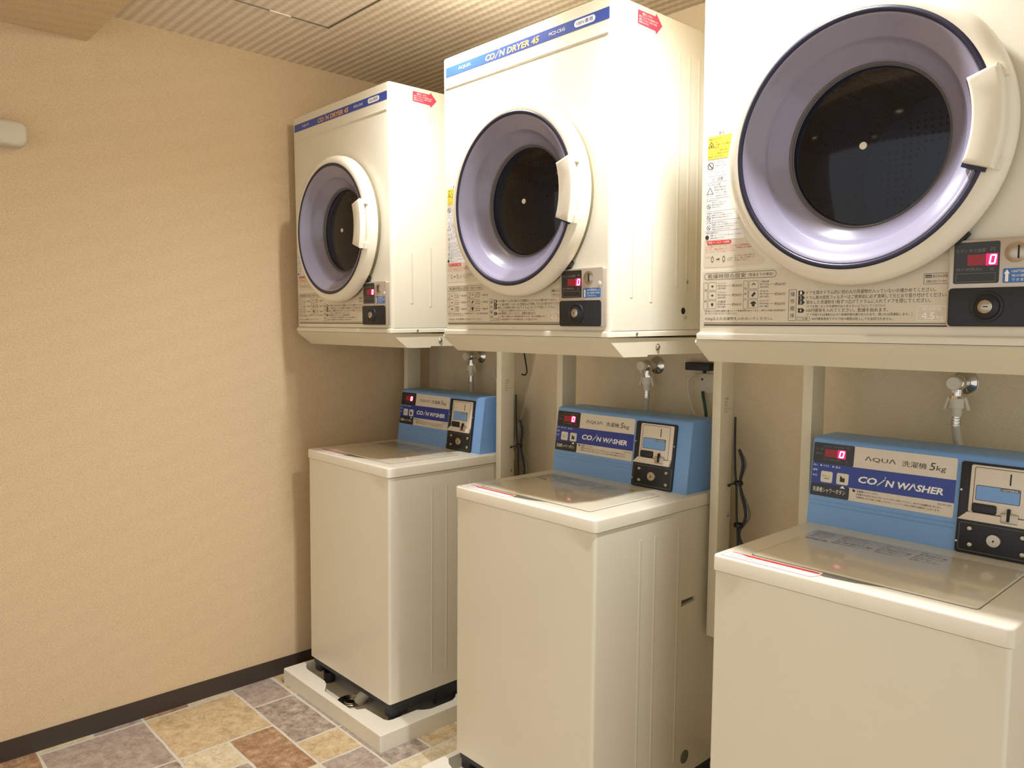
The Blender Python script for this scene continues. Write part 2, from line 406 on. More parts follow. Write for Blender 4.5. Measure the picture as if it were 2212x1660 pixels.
# ------------------------------------------------------------------ room shell
XW, YB, ZC, ZS, YS = -0.1376, 0.658, 2.291, 2.196, -0.655
XR, YF = 3.35, -2.75
def slab(name, x0, x1, y0, y1, z0, z1, m): return struct(name, box(B(), x0, x1, y0, y1, z0, z1), m)
slab('wall_left', XW-.1, XW, YF-.1, YB+.1, -.05, ZC+.1, WALLM)
slab('wall_back', XW, XR, YB, YB+.1, -.05, ZC+.1, WALLB)
slab('ceiling', XW, XR, YS, YB, ZC, ZC+.1, CEILM)
slab('trim_1', XW, XR, YF, YS, ZS, ZC+.1, WALLM)['label'] = 'dropped beige soffit over the open part of the room'
slab('baseboard_left', XW, XW+.004, YF, YB, 0, .0635, BASEB)
slab('baseboard_back', XW+.004, XR, YB-.004, YB, 0, .0635, BASEB)
# floor: vinyl printed as stone slabs of 1x1, 2x1, 2x2 modules with pale joints
def build_floor():
    bm = B(); X0, Y0, MX, MY = -.107, -.2415, .1543, .1545
    nx0, nx1, ny0, ny1 = -1, 23, -17, 6
    used = {}
    tiles = [(0, -4, 2, 2, 1), (0, -2, 2, 2, 2), (-1, 0, 2, 1, 1), (1, 0, 2, 1, 3), (2, -2, 1, 1, 5), (2, -1, 2, 1, 4), (3, 0, 1, 1, 2),
             (4, 0, 1, 1, 1), (3, 1, 2, 1, 3), (5, 1, 1, 2, 5), (4, 2, 1, 1, 2), (5, 0, 1, 1, 5), (-1, -2, 1, 1, 4), (-1, -1, 1, 1, 5),
             (-1, -3, 1, 1, 1), (-1, -4, 1, 1, 5), (-1, -6, 2, 2, 4), (2, -3, 1, 1, 3), (3, -2, 1, 1, 1), (4, -1, 1, 1, 5), (2, -4, 1, 1, 4), (-1, 1, 2, 1, 2), (1, 1, 2, 1, 1)]
    for t in tiles:
        for i in range(t[2]):
            for j in range(t[3]): used[(t[0]+i, t[1]+j)] = 1
    rnd = random.Random(5)
    for j in range(ny0, ny1):
        for i in range(nx0, nx1):
            if (i, j) in used: continue
            for w, h in rnd.sample([(2, 2), (2, 1), (1, 1), (1, 2)], 4) + [(1, 1)]:
                if all((i+a, j+b) not in used for a in range(w) for b in range(h)): break
            for a in range(w):
                for b in range(h): used[(i+a, j+b)] = 1
            tiles.append((i, j, w, h, rnd.choice((1, 2, 3, 4, 5, 2, 3))))
    box(bm, XW-.05, XR+.05, YF-.05, YB+.05, -.05, -.0006, 0, 2, 0)
    g = .0048
    for (i, j, w, h, c) in tiles:
        x0, x1, y0, y1 = X0+i*MX+g, X0+(i+w)*MX-g, Y0+j*MY+g, Y0+(j+h)*MY-g
        x0 = max(x0, XW-.04); x1 = min(x1, XR+.04); y0 = max(y0, YF-.04); y1 = min(y1, YB+.04)
        if x1-x0 < .004 or y1-y0 < .004: continue
        # slightly ragged slab outline
        n = 7; pts = []
        for (ax, ay), (bx, by) in (((x0, y0), (x1, y0)), ((x1, y0), (x1, y1)), ((x1, y1), (x0, y1)), ((x0, y1), (x0, y0))):
            for k in range(n):
                t = k/n; e = rnd.uniform(-.0017, .0017)
                pts.append((ax+(bx-ax)*t+(e if by != ay else 0), ay+(by-ay)*t+(e if bx != ax else 0)))
        f = bm.faces.new([bm.verts.new((u, v, 0)) for u, v in pts]); f.material_index = c
        if f.normal.z < 0: f.normal_flip()
    return struct('floor', bm, STONES)
build_floor()

# ------------------------------------------------------------------ lamps of the room
def downlight(name, label, x, y, z, group, glow):
    t = thing(name, label, 'lamp', (x, y, z), group)
    obj('trim_ring', lathe(B(), 0, 0, [(.036, -.002), (.036, -.007), (.040, -.009), (.052, -.006), (.054, 0)], 40, TP), IVPLA, t, True)
    obj('lamp_face', lathe(B(), 0, 0, [(.036, -.004), (0, -.004)], 32, TP), glow, t, True)
for k, (sx, sy) in enumerate(SPOTS):
    downlight('ceiling_downlight', ['small round white downlight above the gap between the first and second dryers', 'small round white downlight above the gap between the second and third dryers'][k], sx, sy, ZC, 'downlights in front of the dryers', BULB)
for k, (rx, ry) in enumerate(ROOM):
    downlight('soffit_fill_lamp', 'small round warm fill lamp added out of view in the soffit', rx, ry, ZS, 'added fill lamps in the soffit', FILLG)  # housings for the added fill lamps

# ceiling hatch
t = thing('ceiling_hatch', 'square access hatch in the ribbed ceiling with a thin dark metal edge', 'hatch', (.255, -.495, ZC))
bm = B(); W = .452
for a in ((0, W, 0, .0035), (0, W, W-.0045, W), (0, .0035, 0, W), (W-.0045, W, 0, W)): box(bm, a[0], a[1], a[2], a[3], -.0025, 0)
obj('frame', bm, ALU, t)
bm = B(); box(bm, -.0015, .004, W*.55, W*.55+.07, -.0032, 0); obj('latch', bm, IVPLA, t)
# wall fixture at the left edge
t = thing('wall_fixture', 'pale rounded box high on the beige left wall, cut off by the photo edge', 'fixture', (XW, -.98, 1.84))
obj('casing', prism(B(), rr(-.15, .148, 0, .072, .02, 6), 0, .052, RS, .012, 3), FIXM, t, True)
obj('back_plate', prism(B(), rr(-.145, .143, .004, .068, .018, 5), -.0005, .004, RS), GREYC, t)

# ------------------------------------------------------------------ dryer
DZ = 1.3078
def make_dryer():
    T = thing('coin_dryer', '', 'dryer', (0, .0134, DZ), 'coin dryers in a row', (.0159, 0, 0))
    Z = lambda z: z-DZ
    x0, x1, D, H = -.085, .531, .50, 2.0747-DZ
    cx, cz = .2445, Z(1.648)
    # cabinet with rounded vertical edges
    bm = B(); prism(bm, rr(x0, x1, 0, D, .011, 5), Z(1.3225), H, TP, .006, 3)
    cab = obj('cabinet', bm, IVORY, T, True)
    cb = B(); cyl(cb, (cx, -.05, cz), (cx, .43, cz), .186, 64); cut(cab, cb)
    for p in cab.data.polygons: p.use_smooth = True
    cab.data.set_sharp_from_angle(angle=math.radians(38))
    bm = B()
    for y, za, zb in ((.075, 1.40, 1.56), (.15, 1.39, 1.58), (.255, 1.43, 2.0), (.298, 1.42, 2.0), (.340, 1.40, 2.0)):
        prism(bm, [(y-.007, -.0006), (y-.0035, .0009), (y+.0035, .0009), (y+.007, -.0006)], Z(za), Z(zb), lambda u, v, w: (x1+v, u, w))
    obj('pressed_rib', bm, IVORY, T, True)
    bm = B(); cyl(bm, (x0+.014, .0016, Z(1.9915)), (x1-.012, .0016, Z(1.9915)), .0042, 12); obj('front_ridge', bm, IVORY, T, True)
    bm = B(); prism(bm, rr(x0-.003, x1+.0015, -.0065, D, .010, 5), 0, Z(1.3225)-.0012, TP, .004, 3)
    box(bm, x0+.003, x1-.003, 0, D-.01, Z(1.3225)-.0014, Z(1.3225)+.001)
    obj('base_trim', bm, IVORY, T, True)
    for y, z, r in ((.298, 1.4439, .0045), (.293, 1.3533, .0038), (.095, 1.3150, .0042)):
        bm = B(); lathe(bm, y, Z(z), [(0, .0028), (r*.6, .0026), (r, .001), (r, 0)], 16, lambda u, v, w: (x1+.0012+w, u, v)); s = obj('side_screw', bm, STEEL, T, True)
    bm = B(); lathe(bm, .285, Z(1.3697), [(0, .0006), (.0085, .0006), (.0085, 0)], 20, lambda u, v, w: (x1+w, u, v)); obj('plug_hole', bm, DSLOT, T)
    # nameplate
    np_ = obj('nameplate', plate(B(), -.0695, .5215, Z(2.0212), Z(2.0465), .0008, -.001, .0008), STRIP, T)
    w = .0012
    bm = B(); coin_word(bm, 'N DRYER 45', .0995, .3005, Z(2.0245), Z(2.0405), w, FR, .185, .26); obj('title_lettering', bm, ORANGE, np_)
    bm = B(); text(bm, 'ΛQUΛ', -.0135, .0385, Z(2.029), Z(2.0385), w); obj('maker_lettering', bm, WHINK, np_); bm = B(); text(bm, 'MCD-CK45', .333, .386, Z(2.0295), Z(2.0375), w); obj('model_lettering', bm, WHINK, np_)
    pl = obj('voltage_pill', plate(B(), .4155, .4800, Z(2.0262), Z(2.0418), .0077, 0, .0011), WHINK, np_)
    bm = B(); text(bm, '100V専用', .4235, .4725, Z(2.0287), Z(2.0394), .0014); obj('voltage_lettering', bm, BAND, np_)
    # arrow sticker on the right flank
    ar = [(.0885, 2.0302), (.0895, 2.0600), (.1555, 2.0605), (.1585, 2.0672), (.1815, 2.0440), (.1585, 2.0205), (.1553, 2.0272), (.092, 2.0290)]
    st = obj('filter_arrow_sticker', prism(B(), [(u, Z(v)) for u, v in ar], x1-.001, x1+.0005, RS), ARROW, T)
    bm = B(); RX = x1+.0008
    text(bm, '排気フィルター', .105, .145, Z(2.0505), Z(2.0575), RX, RS)
    for i, s in enumerate(('排気フィルターはご使用前に必ず', '清掃してください。詰まると乾燥', '時間が長くなります。')):
        text(bm, s, .0925, (.165, .160, .130)[i], Z(2.0445-.0062*i), Z(2.0490-.0062*i), RX, RS)
    obj('arrow_lettering', bm, WHINK, st)
    # printed instructions on the front
    P = .0004
    fm = obj('instruction_film', plate(B(), -.0745, .377, Z(1.3335), Z(1.4465), .004, -.001, .0002), PANEL, T)
    bm = B()
    frame2d(bm, -.0705, .0845, Z(1.4290), Z(1.4425), .0064, .0008, 0, P)
    text(bm, '乾燥時間の目安', -.0625, .0212, Z(1.4313), Z(1.4402), P); text(bm, '（常温までの場合）', .026, .0785, Z(1.4325), Z(1.4388), P)
    for (a, b, c) in ((-.0715, -.0610, -.0425), (.0170, .0285, .0485)):
        frame2d(bm, a, b-.0018, Z(1.3693), Z(1.4240), .0015, .0006, 0, P)
        for k in range(3):
            z1 = 1.4240-.0185*k; frame2d(bm, b, c, Z(z1-.0165), Z(z1), .002, .0006, 0, P)
    for i, s in enumerate('混紡'): text(bm, s, -.0696, -.0644, Z(1.4055-.022*i), Z(1.4105-.022*i), P)
    for i, s in enumerate('もめん'): text(bm, s, .0190, .0245, Z(1.4070-.0105*i), Z(1.4120-.0105*i), P)
    rows = (('ワイシャツ', '約200g', '(約5枚)', '約30分'), ('ブラウス', '約200g', '(約5枚)', '約30分'), ('作業服', '約800g', '(約3着)', '約60分'))
    rows2 = (('下着木綿', '約130g', '(約5枚)', '約60分'), ('タオル', '約70g', '(約10枚)', '約60分'), ('パジャマ', '約500g', '(約1着)', '約60分'))
    for a, R_, tx in ((-.0395, rows, -.0072), (.0515, rows2, .0825)):
        for k, (n1, n2, n3, n4) in enumerate(R_):
            zt = 1.4240-.0185*k
            for i, s in enumerate((n1, n2, n3)): text(bm, s, a, a+.0185, Z(zt-.0046-.0053*i), Z(zt-.0005-.0053*i), P)
            bar(bm, a+.0195, tx-.001, Z(zt-.0081), Z(zt-.0076), P)
            text(bm, n4, tx, tx+.0212, Z(zt-.0112), Z(zt-.0052), P)
    # pictograms: shirt, blouse, apron, underwear, towel, pyjamas
    def picto(px, pz, pts): poly(bm, [(px+u*.0062, Z(pz)+v*.0062) for u, v in pts], P)
    shirt = [(-.5, -.8), (.5, -.8), (.5, .2), (.9, -.1), (1, .3), (.45, .8), (-.45, .8), (-1, .3), (-.9, -.1), (-.5, .2)]
    for k in range(3): picto(-.0517, 1.4157-.0185*k, [(u*.55, v*(.35 if k < 2 else .6)) for u, v in shirt])
    picto(.0385, 1.4157, [(0, .7), (.7, 0), (.4, -.1), (0, .35), (-.4, -.1), (-.7, 0)])
    picto(.0385, 1.3972, [(-.8, -.4), (.2, .8), (.8, .4), (-.2, -.8)])
    picto(.0385, 1.3787, shirt)
    text(bm, '※室温および衣類の種類や量によって乾燥時間は変わります。厚手の衣類は乾燥時間が', -.0695, .1046, Z(1.3640), Z(1.3678), P)
    text(bm, '長くなることがありますのでご注意ください。', -.0675, .0045, Z(1.3588), Z(1.3626), P)
    text(bm, '4.5kg以上の洗濯物を入れないでください。', -.0675, .0790, Z(1.3465), Z(1.3535), P)
    bar(bm, -.0697, .3895, Z(1.3410), Z(1.3422), P); bar(bm, -.0697, .3790, Z(1.3362), Z(1.3388), P)
    frame2d(bm, .1100, .1250, Z(1.3458), Z(1.4045), .0015, .0007, 0, P)
    for i, s in enumerate('操作順序'): text(bm, s, .1133, .1218, Z(1.3915-.0135*i), Z(1.4003-.0135*i), P)
    st_ = (('ドアを開きドラム内に他の人の洗濯物が入っていないか確かめてください。', 1.3940, .3600, .0072, '1'),
           ('ドラム奥の排気フィルターはご使用前に必ず清掃して元どおり取り付けてください。', 1.3850, .3780, .0072, '2'),
           ('脱水した洗濯物を1枚ずつ広げてドラムに入れてドアを閉じてください。', 1.3765, .3530, .0072, '3'),
           ('（ドアを閉じるとき洗濯物がはさまらないようにしてください）', 1.3698, .2825, .0050, ''),
           ('100円硬貨を入れてください。乾燥を始めます。', 1.3615, .2875, .0072, '4'),
           ('（ドアを開ければ運転は止まり乾燥状態を確かめられます。閉じれば再運転します。）', 1.3548, .3260, .0050, ''),
           ('100円硬貨専用ですので他の硬貨は投入しても返却されません。', 1.3470, .2960, .0052, ''))
    nums = []
    for s, z, xe, h, n in st_:
        text(bm, s, .1545 if s[0] == '1' and n == '' else (.1440 if not n else .1440), xe, Z(z), Z(z+h), P)
        if n:
            poly(bm, [(.1285, Z(z-.0006)), (.1375, Z(z-.0006)), (.1412, Z(z+h*.5)), (.1375, Z(z+h+.0006)), (.1285, Z(z+h+.0006))], P)
            nums.append((n, z, h))
    frame2d(bm, .1270, .1512, Z(1.3460), Z(1.3532), .0006, .0005, 0, P); text(bm, 'ご注意', .1310, .1475, Z(1.3474), Z(1.3518), P)
    frame2d(bm, .3415, .3790, Z(1.4062), Z(1.4238), .0015, .0006, 0, P)
    bar(bm, .3438, .3535, Z(1.4165), Z(1.4215), P); text(bm, '表示中は送風', .3545, .3770, Z(1.4165), Z(1.4215), P); text(bm, '衣類を冷ましています。', .3450, .3765, Z(1.4085), Z(1.4130), P)
    obj('printed_text', bm, INK, fm)
    bm = B()
    for n, z, h in nums: text(bm, n, .1320, .1352, Z(z+.0008), Z(z+h-.0008), P+.0002)
    obj('step_numbers', bm, WHINK, fm); bm = B()
    text(bm, 'cool', .3447, .3526, Z(1.4175), Z(1.4206), P+.0002); obj('cool_lettering', bm, WHINK, fm); bm = B()
    frame2d(bm, .3330, .3765, Z(1.3455), Z(1.3705), .003, .0008, 0, P)
    text(bm, '乾燥容量', .3410, .3700, Z(1.3628), Z(1.3684), P); text(bm, '4.5', .3400, .3600, Z(1.3485), Z(1.3600), P, FR, .02); text(bm, 'kg', .3630, .3740, Z(1.3470), Z(1.3555), P)
    obj('capacity_mark', bm, WHINK, fm)
    # warning sticker, following the door's curve
    out = [(-.066, 1.7130), (-.0655, 1.7215), (-.060, 1.7245), (-.016, 1.7240), (-.0115, 1.7195), (-.0120, 1.7100), (-.0205, 1.668), (-.0222, 1.634), (-.0185, 1.600), (-.0090, 1.567),
           (.001, 1.5485), (.0115, 1.526), (.0190, 1.513), (.0165, 1.5085), (-.0715, 1.5088), (-.0680, 1.635)]
    ws = obj('warning_sticker', prism(B(), [(u, Z(v)) for u, v in reversed(out)], -.001, .0003, FR), STICK, T)
    obj('yellow_band', poly(B(), [(-.0663, Z(1.7140)), (-.0679, Z(1.6698)), (-.0208, Z(1.6690)), (-.0122, Z(1.7140))], .0006), YELL, ws)
    bm = B(); Q = .0009
    def tri(px, pz, s):
        for k in range(3):
            a = PI/2+2*PI*k/3; b = a+2*PI/3
            p = [(px+s*r*math.cos(t_), Z(pz)+s*r*math.sin(t_)) for r, t_ in ((1, a), (1, b), (.78, b), (.78, a))]; poly(bm, p, Q)
    def ban(px, pz, s):
        lathe(bm, px, Z(pz), [(s, Q), (s*.82, Q)], 20)
        c, d = s*.66, s*.09; poly(bm, [(px-c-d, Z(pz)+c-d), (px-c+d, Z(pz)+c+d), (px+c+d, Z(pz)-c+d), (px+c-d, Z(pz)-c-d)], Q)
    tri(-.0505, 1.7180, .0040); text(bm, '警告', -.0425, -.0285, Z(1.7155), Z(1.7220), Q)
    text(bm, '爆発のおそれあり。', -.0635, -.0325, Z(1.7068), Z(1.7108), Q); tri(-.0590, 1.6965, .0085); text(bm, '▲', -.0612, -.0568, Z(1.6945), Z(1.6985), Q)
    for i in range(3): text(bm, ('油・シンナーなどが', '付着した衣類は', '乾燥しないで'), -.052, -.017, 0, 0, Q) if False else text(bm, ('油やシンナーなどの', '付着した衣類は', '乾燥しないで')[i], -.0505, (-.0145, -.0155, -.026)[i], Z(1.7010-.0058*i), Z(1.7045-.0058*i), Q)
    for i, s in enumerate(('ください。火災や爆発の原因と', 'なります。洗濯後も油が残る', '場合があります。')): text(bm, s, -.0655, (-.0185, -.0195, -.030)[i], Z(1.6840-.0055*i), Z(1.6872-.0055*i), Q)
    ban(-.0600, 1.6560, .0072)
    for i in range(3): text(bm, ('ドラムが止まるまで', '洗濯物に手を触れ', 'ないでください。')[i], -.0500, (-.0235, -.0235, -.0255)[i], Z(1.6595-.0058*i), Z(1.6626-.0058*i), Q)
    text(bm, '特に小さなお子様にご注意。', -.0655, -.0270, Z(1.6405), Z(1.6436), Q)
    bar(bm, -.0678, -.0222, Z(1.6352), Z(1.6357), Q); tri(-.0525, 1.6292, .0040); text(bm, '注意', -.0445, -.0310, Z(1.6265), Z(1.6330), Q); bar(bm, -.0680, -.0215, Z(1.6228), Z(1.6233), Q)
    text(bm, 'やけどに注意。', -.0660, -.0345, Z(1.6165), Z(1.6205), Q); tri(-.0605, 1.6050, .0095)
    for i in range(4): text(bm, ('運転中や運転直後は', '高温部に触れない', 'でください。衣類の', '金具も熱くなります')[i], (-.0515, -.050, -.0495, -.047)[i], -.0215, Z(1.6115-.0057*i), Z(1.6147-.0057*i), Q)
    zz = 1.5912
    for i, (hd, zt, zb, xe) in enumerate((('水をかけない。', 1.5912, 1.5669, -.0160), ('衣類をつめすぎない。', 1.5660, 1.5480, -.0030), ('火気を近づけない。', 1.5470, 1.5262, .0085))):
        bar(bm, -.0690-.001*i, xe, Z(zt), Z(zt+.0005), Q)
        text(bm, hd, -.0675, (-.040, -.028, -.020)[i], Z(zt-.0055), Z(zt-.0018), Q); ban(-.0625, (zt+zb)/2-.003, .0045)
        for k in range(3):
            z_ = zt-.0098-.0045*k
            if z_ > zb+.001: text(bm, ('感電やショートの原因になります', '故障や火災の原因になりますので', 'ご使用にならないでください。')[k], -.0555, xe-.006-.007*k, Z(z_), Z(z_+.0029), Q)
    bar(bm, -.0718, .0108, Z(1.5258), Z(1.5263), Q); text(bm, '衣類を確認する。', -.0690, -.0400, Z(1.5210), Z(1.5246), Q)
    lathe(bm, -.0655, Z(1.5145), [(0, Q), (.0044, Q)], 16)
    text(bm, '硬貨、釘、ヘアピンなどを取り出してください。', -.0580, .0145, Z(1.5158), Z(1.5190), Q); text(bm, '故障の原因になります。', -.0580, -.025, Z(1.5110), Z(1.5140), Q)
    obj('warning_lettering', bm, INK, ws)
    bm = B(); text(bm, '手や顔に注意する。', -.0650, -.0300, Z(1.6632), Z(1.6668), Q); obj('red_warning_lettering', bm, REDI, ws)
    # filter cleaning card
    out = [(-.0730, 1.5075), (.0215, 1.5075), (.0340, 1.4920), (.0490, 1.4760), (.0640, 1.4640), (.0600, 1.4560), (.0540, 1.4538), (-.0690, 1.4538), (-.0735, 1.458)]
    fc = obj('filter_card', prism(B(), [(u, Z(v)) for u, v in reversed(out)], -.001, .0002, FR), PANEL, T)
    obj('red_pill', plate(B(), -.0655, -.0100, Z(1.4998), Z(1.5068), .0033, 0, .0005), REDI, fc)
    bm = B(); text(bm, '排気フィルターの掃除', -.0620, -.0135, Z(1.5012), Z(1.5054), .0008); obj('pill_lettering', bm, WHINK, fc)
    bm = B()
    for i, (s, xe) in enumerate((('ドラム奥のフィルターにほこりがたまると乾燥時間が', .0295), ('長くなり、故障の原因にもなります。ご使用前に必ず掃除', .0340), ('してください。ネットも洗ってください。', .0010))): text(bm, s, -.0690, xe, Z(1.4935-.0048*i), Z(1.4968-.0048*i), .0005)
    obj('red_lettering', bm, REDI, fc)
    bm = B()
    for px in (-.0525, -.0262): lathe(bm, px, Z(1.4700), [(.0032, .0005), (.0024, .0005)], 14, lambda u, v, w: FR(u, Z(1.4700)+(v-Z(1.4700))*1.9, w))
    poly(bm, [(-.0435, Z(1.4690)), (-.0435, Z(1.4708)), (-.0385, Z(1.4708)), (-.0385, Z(1.4722)), (-.0350, Z(1.4699)), (-.0385, Z(1.4676)), (-.0385, Z(1.4690))], .0005)
    for i, (s, a, b) in enumerate((('フィルター', -.0695, -.0570), ('つまみを回す', -.018, -.006), ('取り外す', -.018, -.008))): text(bm, s, a, b, Z(1.4735-.004*i), Z(1.4760-.004*i), .0005)
    for i in range(3): text(bm, ('フィルターは左に回して', '外し、ほこりを取って', '元に戻してください。')[i], -.0035+.001*i, (.0420, .041, .028)[i], Z(1.4735-.0045*i), Z(1.4763-.0045*i), .0005)
    obj('card_lettering', bm, INK, fc)
    # door
    dr = obj('door_ring', lathe(B(), cx, cz, [(.2165, .012), (.2345, .012), (.2385, .0145), (.2400, .020), (.2395, .030), (.2365, .040), (.2300, .0475), (.2210, .0505), (.2140, .0500), (.2125, .044), (.2125, .020)], 112), CREAM, T, True)
    obj('door_gap_shade', lathe(B(), cx, cz, [(.2335, -.002), (.2335, .0135), (.188, .0135)], 80), GAP_SHADE, dr, True)  # olive collar paints the shade of the gap behind the ring
    gp = []
    for k in range(13):
        a = 2*PI*k/12; gp.append((.2095+.0052*math.cos(a), .0475+.0042*math.sin(a)))
    obj('door_gasket', lathe(B(), cx, cz, gp, 112), NAVY, dr, True)
    ir = obj('inner_ring', lathe(B(), cx, cz, [(.2060, .0440), (.2050, .0485), (.2030, .0500), (.2000, .0490), (.1960, .0450), (.1860, .0375), (.1730, .0300), (.1708, .0280), (.1690, .0235), (.1600, .0130), (.1460, .0010), (.1400, -.0050), (.1375, -.0100), (.1335, -.0150), (.1325, -.026)], 112), RINGM, dr, True)
    obj('window_glass', lathe(B(), cx, cz, [(0, .0005), (.04, -.0004), (.08, -.0040), (.115, -.0095), (.1350, -.0140)], 80), GLASS, dr, True)
    obj('window_stud', lathe(B(), cx, cz, [(0, .0030), (.0058, .0026), (.0066, .0012), (.0066, .0002)], 20), IVPLA, dr, True)
    gk = obj('window_seal', lathe(B(), cx, cz, [(.1392, -.0065), (.1376, -.0045), (.1356, -.0070), (.1349, -.0142)], 80), GREYC, dr, True)
    def sector(bm, r0, r1, a0, a1, d0, d1, bev=0, n=14, cr=.006):
        pts = [(cx+r0*math.cos(a0+(a1-a0)*k/n), cz+r0*math.sin(a0+(a1-a0)*k/n)) for k in range(n+1)]
        pts += [(cx+r1*math.cos(a1-(a1-a0)*k/n), cz+r1*math.sin(a1-(a1-a0)*k/n)) for k in range(n+1)]
        return prism(bm, list(reversed(pts)), d0, d1, FR, bev, 3)
    A0, A1 = math.radians(-19.5), math.radians(18.5)
    bm = B(); sector(bm, .1845, .2200, A0-.03, A1+.012, .040, .0535); obj('handle_seal', bm, NAVY, dr)
    bm = B(); sector(bm, .1895, .2330, A0, A1, .056, .0745, .005)
    sector(bm, .1895, .2375, A1-.075, A1-.002, .044, .0585); sector(bm, .1895, .2375, A0+.002, A0+.075, .044, .0585); sector(bm, .1895, .2030, A0+.05, A1-.05, .044, .0585)
    obj('door_handle', bm, CREAM, dr, True)
    bm = B(); t = bmesh.new(); box(t, -.006, .006, -.012, .0, -.012, .012, .002); merge(bm, t, 0, Matrix.Translation((cx+.2365*math.cos(-.80), -.003, cz+.2365*math.sin(-.80))) @ Matrix.Rotation(.80, 4, 'Y')); obj('door_stop', bm, BLACKP, dr)
    # drum behind the glass
    dm = obj('drum', lathe(B(), cx, cz, [(.140, -.020), (.176, -.028), (.182, -.038), (.182, -.36), (.165, -.395), (.06, -.405), (0, -.405)], 72), DRUM, T, True)
    for k in range(3):
        a = .5+2*PI*k/3; bm = B()
        t = bmesh.new(); prism(t, [(-.022, 0), (-.008, .042), (.008, .042), (.022, 0)], -.35, -.05, lambda u, v, w: (u, -w, v-.180), .006)
        merge(bm, t, 0, Matrix.Translation((cx, 0, cz)) @ Matrix.Rotation(a, 4, 'Y')); obj('baffle', bm, DRUM, dm, True)
    # coin panel
    cp = obj('coin_panel', plate(B(), .3800, .5190, Z(1.3318), Z(1.4692), .005, -.001, .0125, FR, .0018), SILV, T, True)
    d = .0128
    obj('display_window', plate(B(), .3882, .4526, Z(1.4005), Z(1.4650), .003, .011, d), DARKL, cp)
    bm = B(); bar(bm, .4080, .4340, Z(1.4285), Z(1.4455), d+.0003); obj('dim_digits', bm, LEDD, cp)
    bm = B(); bar(bm, .4340, .4500, Z(1.4280), Z(1.4462), d+.0003); obj('lit_cell', bm, LEDR, cp)
    bm = B(); seg0(bm, .4378, .4470, Z(1.4295), Z(1.4445), d+.0006); obj('lit_digit', bm, LEDW, cp)
    bm = B(); text(bm, 'ただいまの金額', .3920, .4330, Z(1.4490), Z(1.4548), d+.0003); text(bm, '円', .4395, .4460, Z(1.4490), Z(1.4550), d+.0003)
    text(bm, '残り時間(約)', .3920, .4290, Z(1.4195), Z(1.4250), d+.0003); text(bm, '分', .4395, .4455, Z(1.4195), Z(1.4250), d+.0003)
    frame2d(bm, .3920, .4480, Z(1.4030), Z(1.4165), .0006, .0006, 0, d+.0003); obj('display_lettering', bm, GREYI, cp)
    cs = obj('coin_slot', lathe(B(), .4742, Z(1.4462), [(0, .0170), (.008, .0165), (.013, .0145), (.0158, .0128), (.0158, .012)], 32), NICK, cp, True)
    bm = B(); box(bm, .4775, .4795, -.0185, -.015, Z(1.4365), Z(1.4560)); obj('slot_opening', bm, DSLOT, cp)
    obj('status_lens', lathe(B(), .5085, Z(1.4320), [(0, .0140), (.004, .0137), (.0052, .0125)], 20), IVPLA, cp, True)
    obj('blue_label', plate(B(), .4575, .5115, Z(1.4000), Z(1.4222), .002, .011, d), mat('sky_blue_label_ink', (60, 112, 178), .3, noise=.03, nscale=50), cp)
    bm = B(); poly(bm, [(.4610, Z(1.4020)), (.4610, Z(1.4140)), (.4592, Z(1.4140)), (.4632, Z(1.4205)), (.4672, Z(1.4140)), (.4654, Z(1.4140)), (.4654, Z(1.4020))], d+.0003)
    text(bm, '100円硬貨投入口', .4695, .5095, Z(1.4150), Z(1.4200), d+.0003); text(bm, '他の硬貨は使用', .4695, .5090, Z(1.4088), Z(1.4130), d+.0003); text(bm, 'できません。', .4695, .5000, Z(1.4025), Z(1.4067), d+.0003); obj('label_lettering', bm, WHINK, cp)
    lk = obj('lock_plate', plate(B(), .3828, .5135, Z(1.3332), Z(1.3938), .006, .011, .0152, FR, .0012), BLACKP, cp, True)
    obj('lock_collar', lathe(B(), .4375, Z(1.3640), [(.0245, .0150), (.0240, .0172), (.0205, .0180), (.0180, .0165), (.0150, .0175), (.0125, .0200), (.0105, .0205)], 40), BLACKP, cp, True)
    obj('key_cylinder', lathe(B(), .4375, Z(1.3640), [(0, .0238), (.0075, .0235), (.0102, .0215), (.0104, .0190)], 28), NICK, cp, True)
    bm = B(); box(bm, .4355, .4425, -.0242, -.023, Z(1.3632), Z(1.3648)); obj('keyhole', bm, DSLOT, cp)
    return T
def seg0(bm, a, b, c, e, w, fn=FR):
    t = (b-a)*.24; sk = (b-a)*.22; h = e-c
    S = lambda u, v: (u+sk*(v-c)/h, v)
    for (p, q, r_, s_) in ((a+t*.5, b-t*.5, c, c+t), (a+t*.5, b-t*.5, e-t, e), (a, a+t, c+t*.5, c+h*.49), (a, a+t, c+h*.51, e-t*.5), (b-t, b, c+t*.5, c+h*.49), (b-t, b, c+h*.51, e-t*.5)):
        poly(bm, [S(p, r_), S(q, r_), S(q, s_), S(p, s_)], w, fn)
    return bm

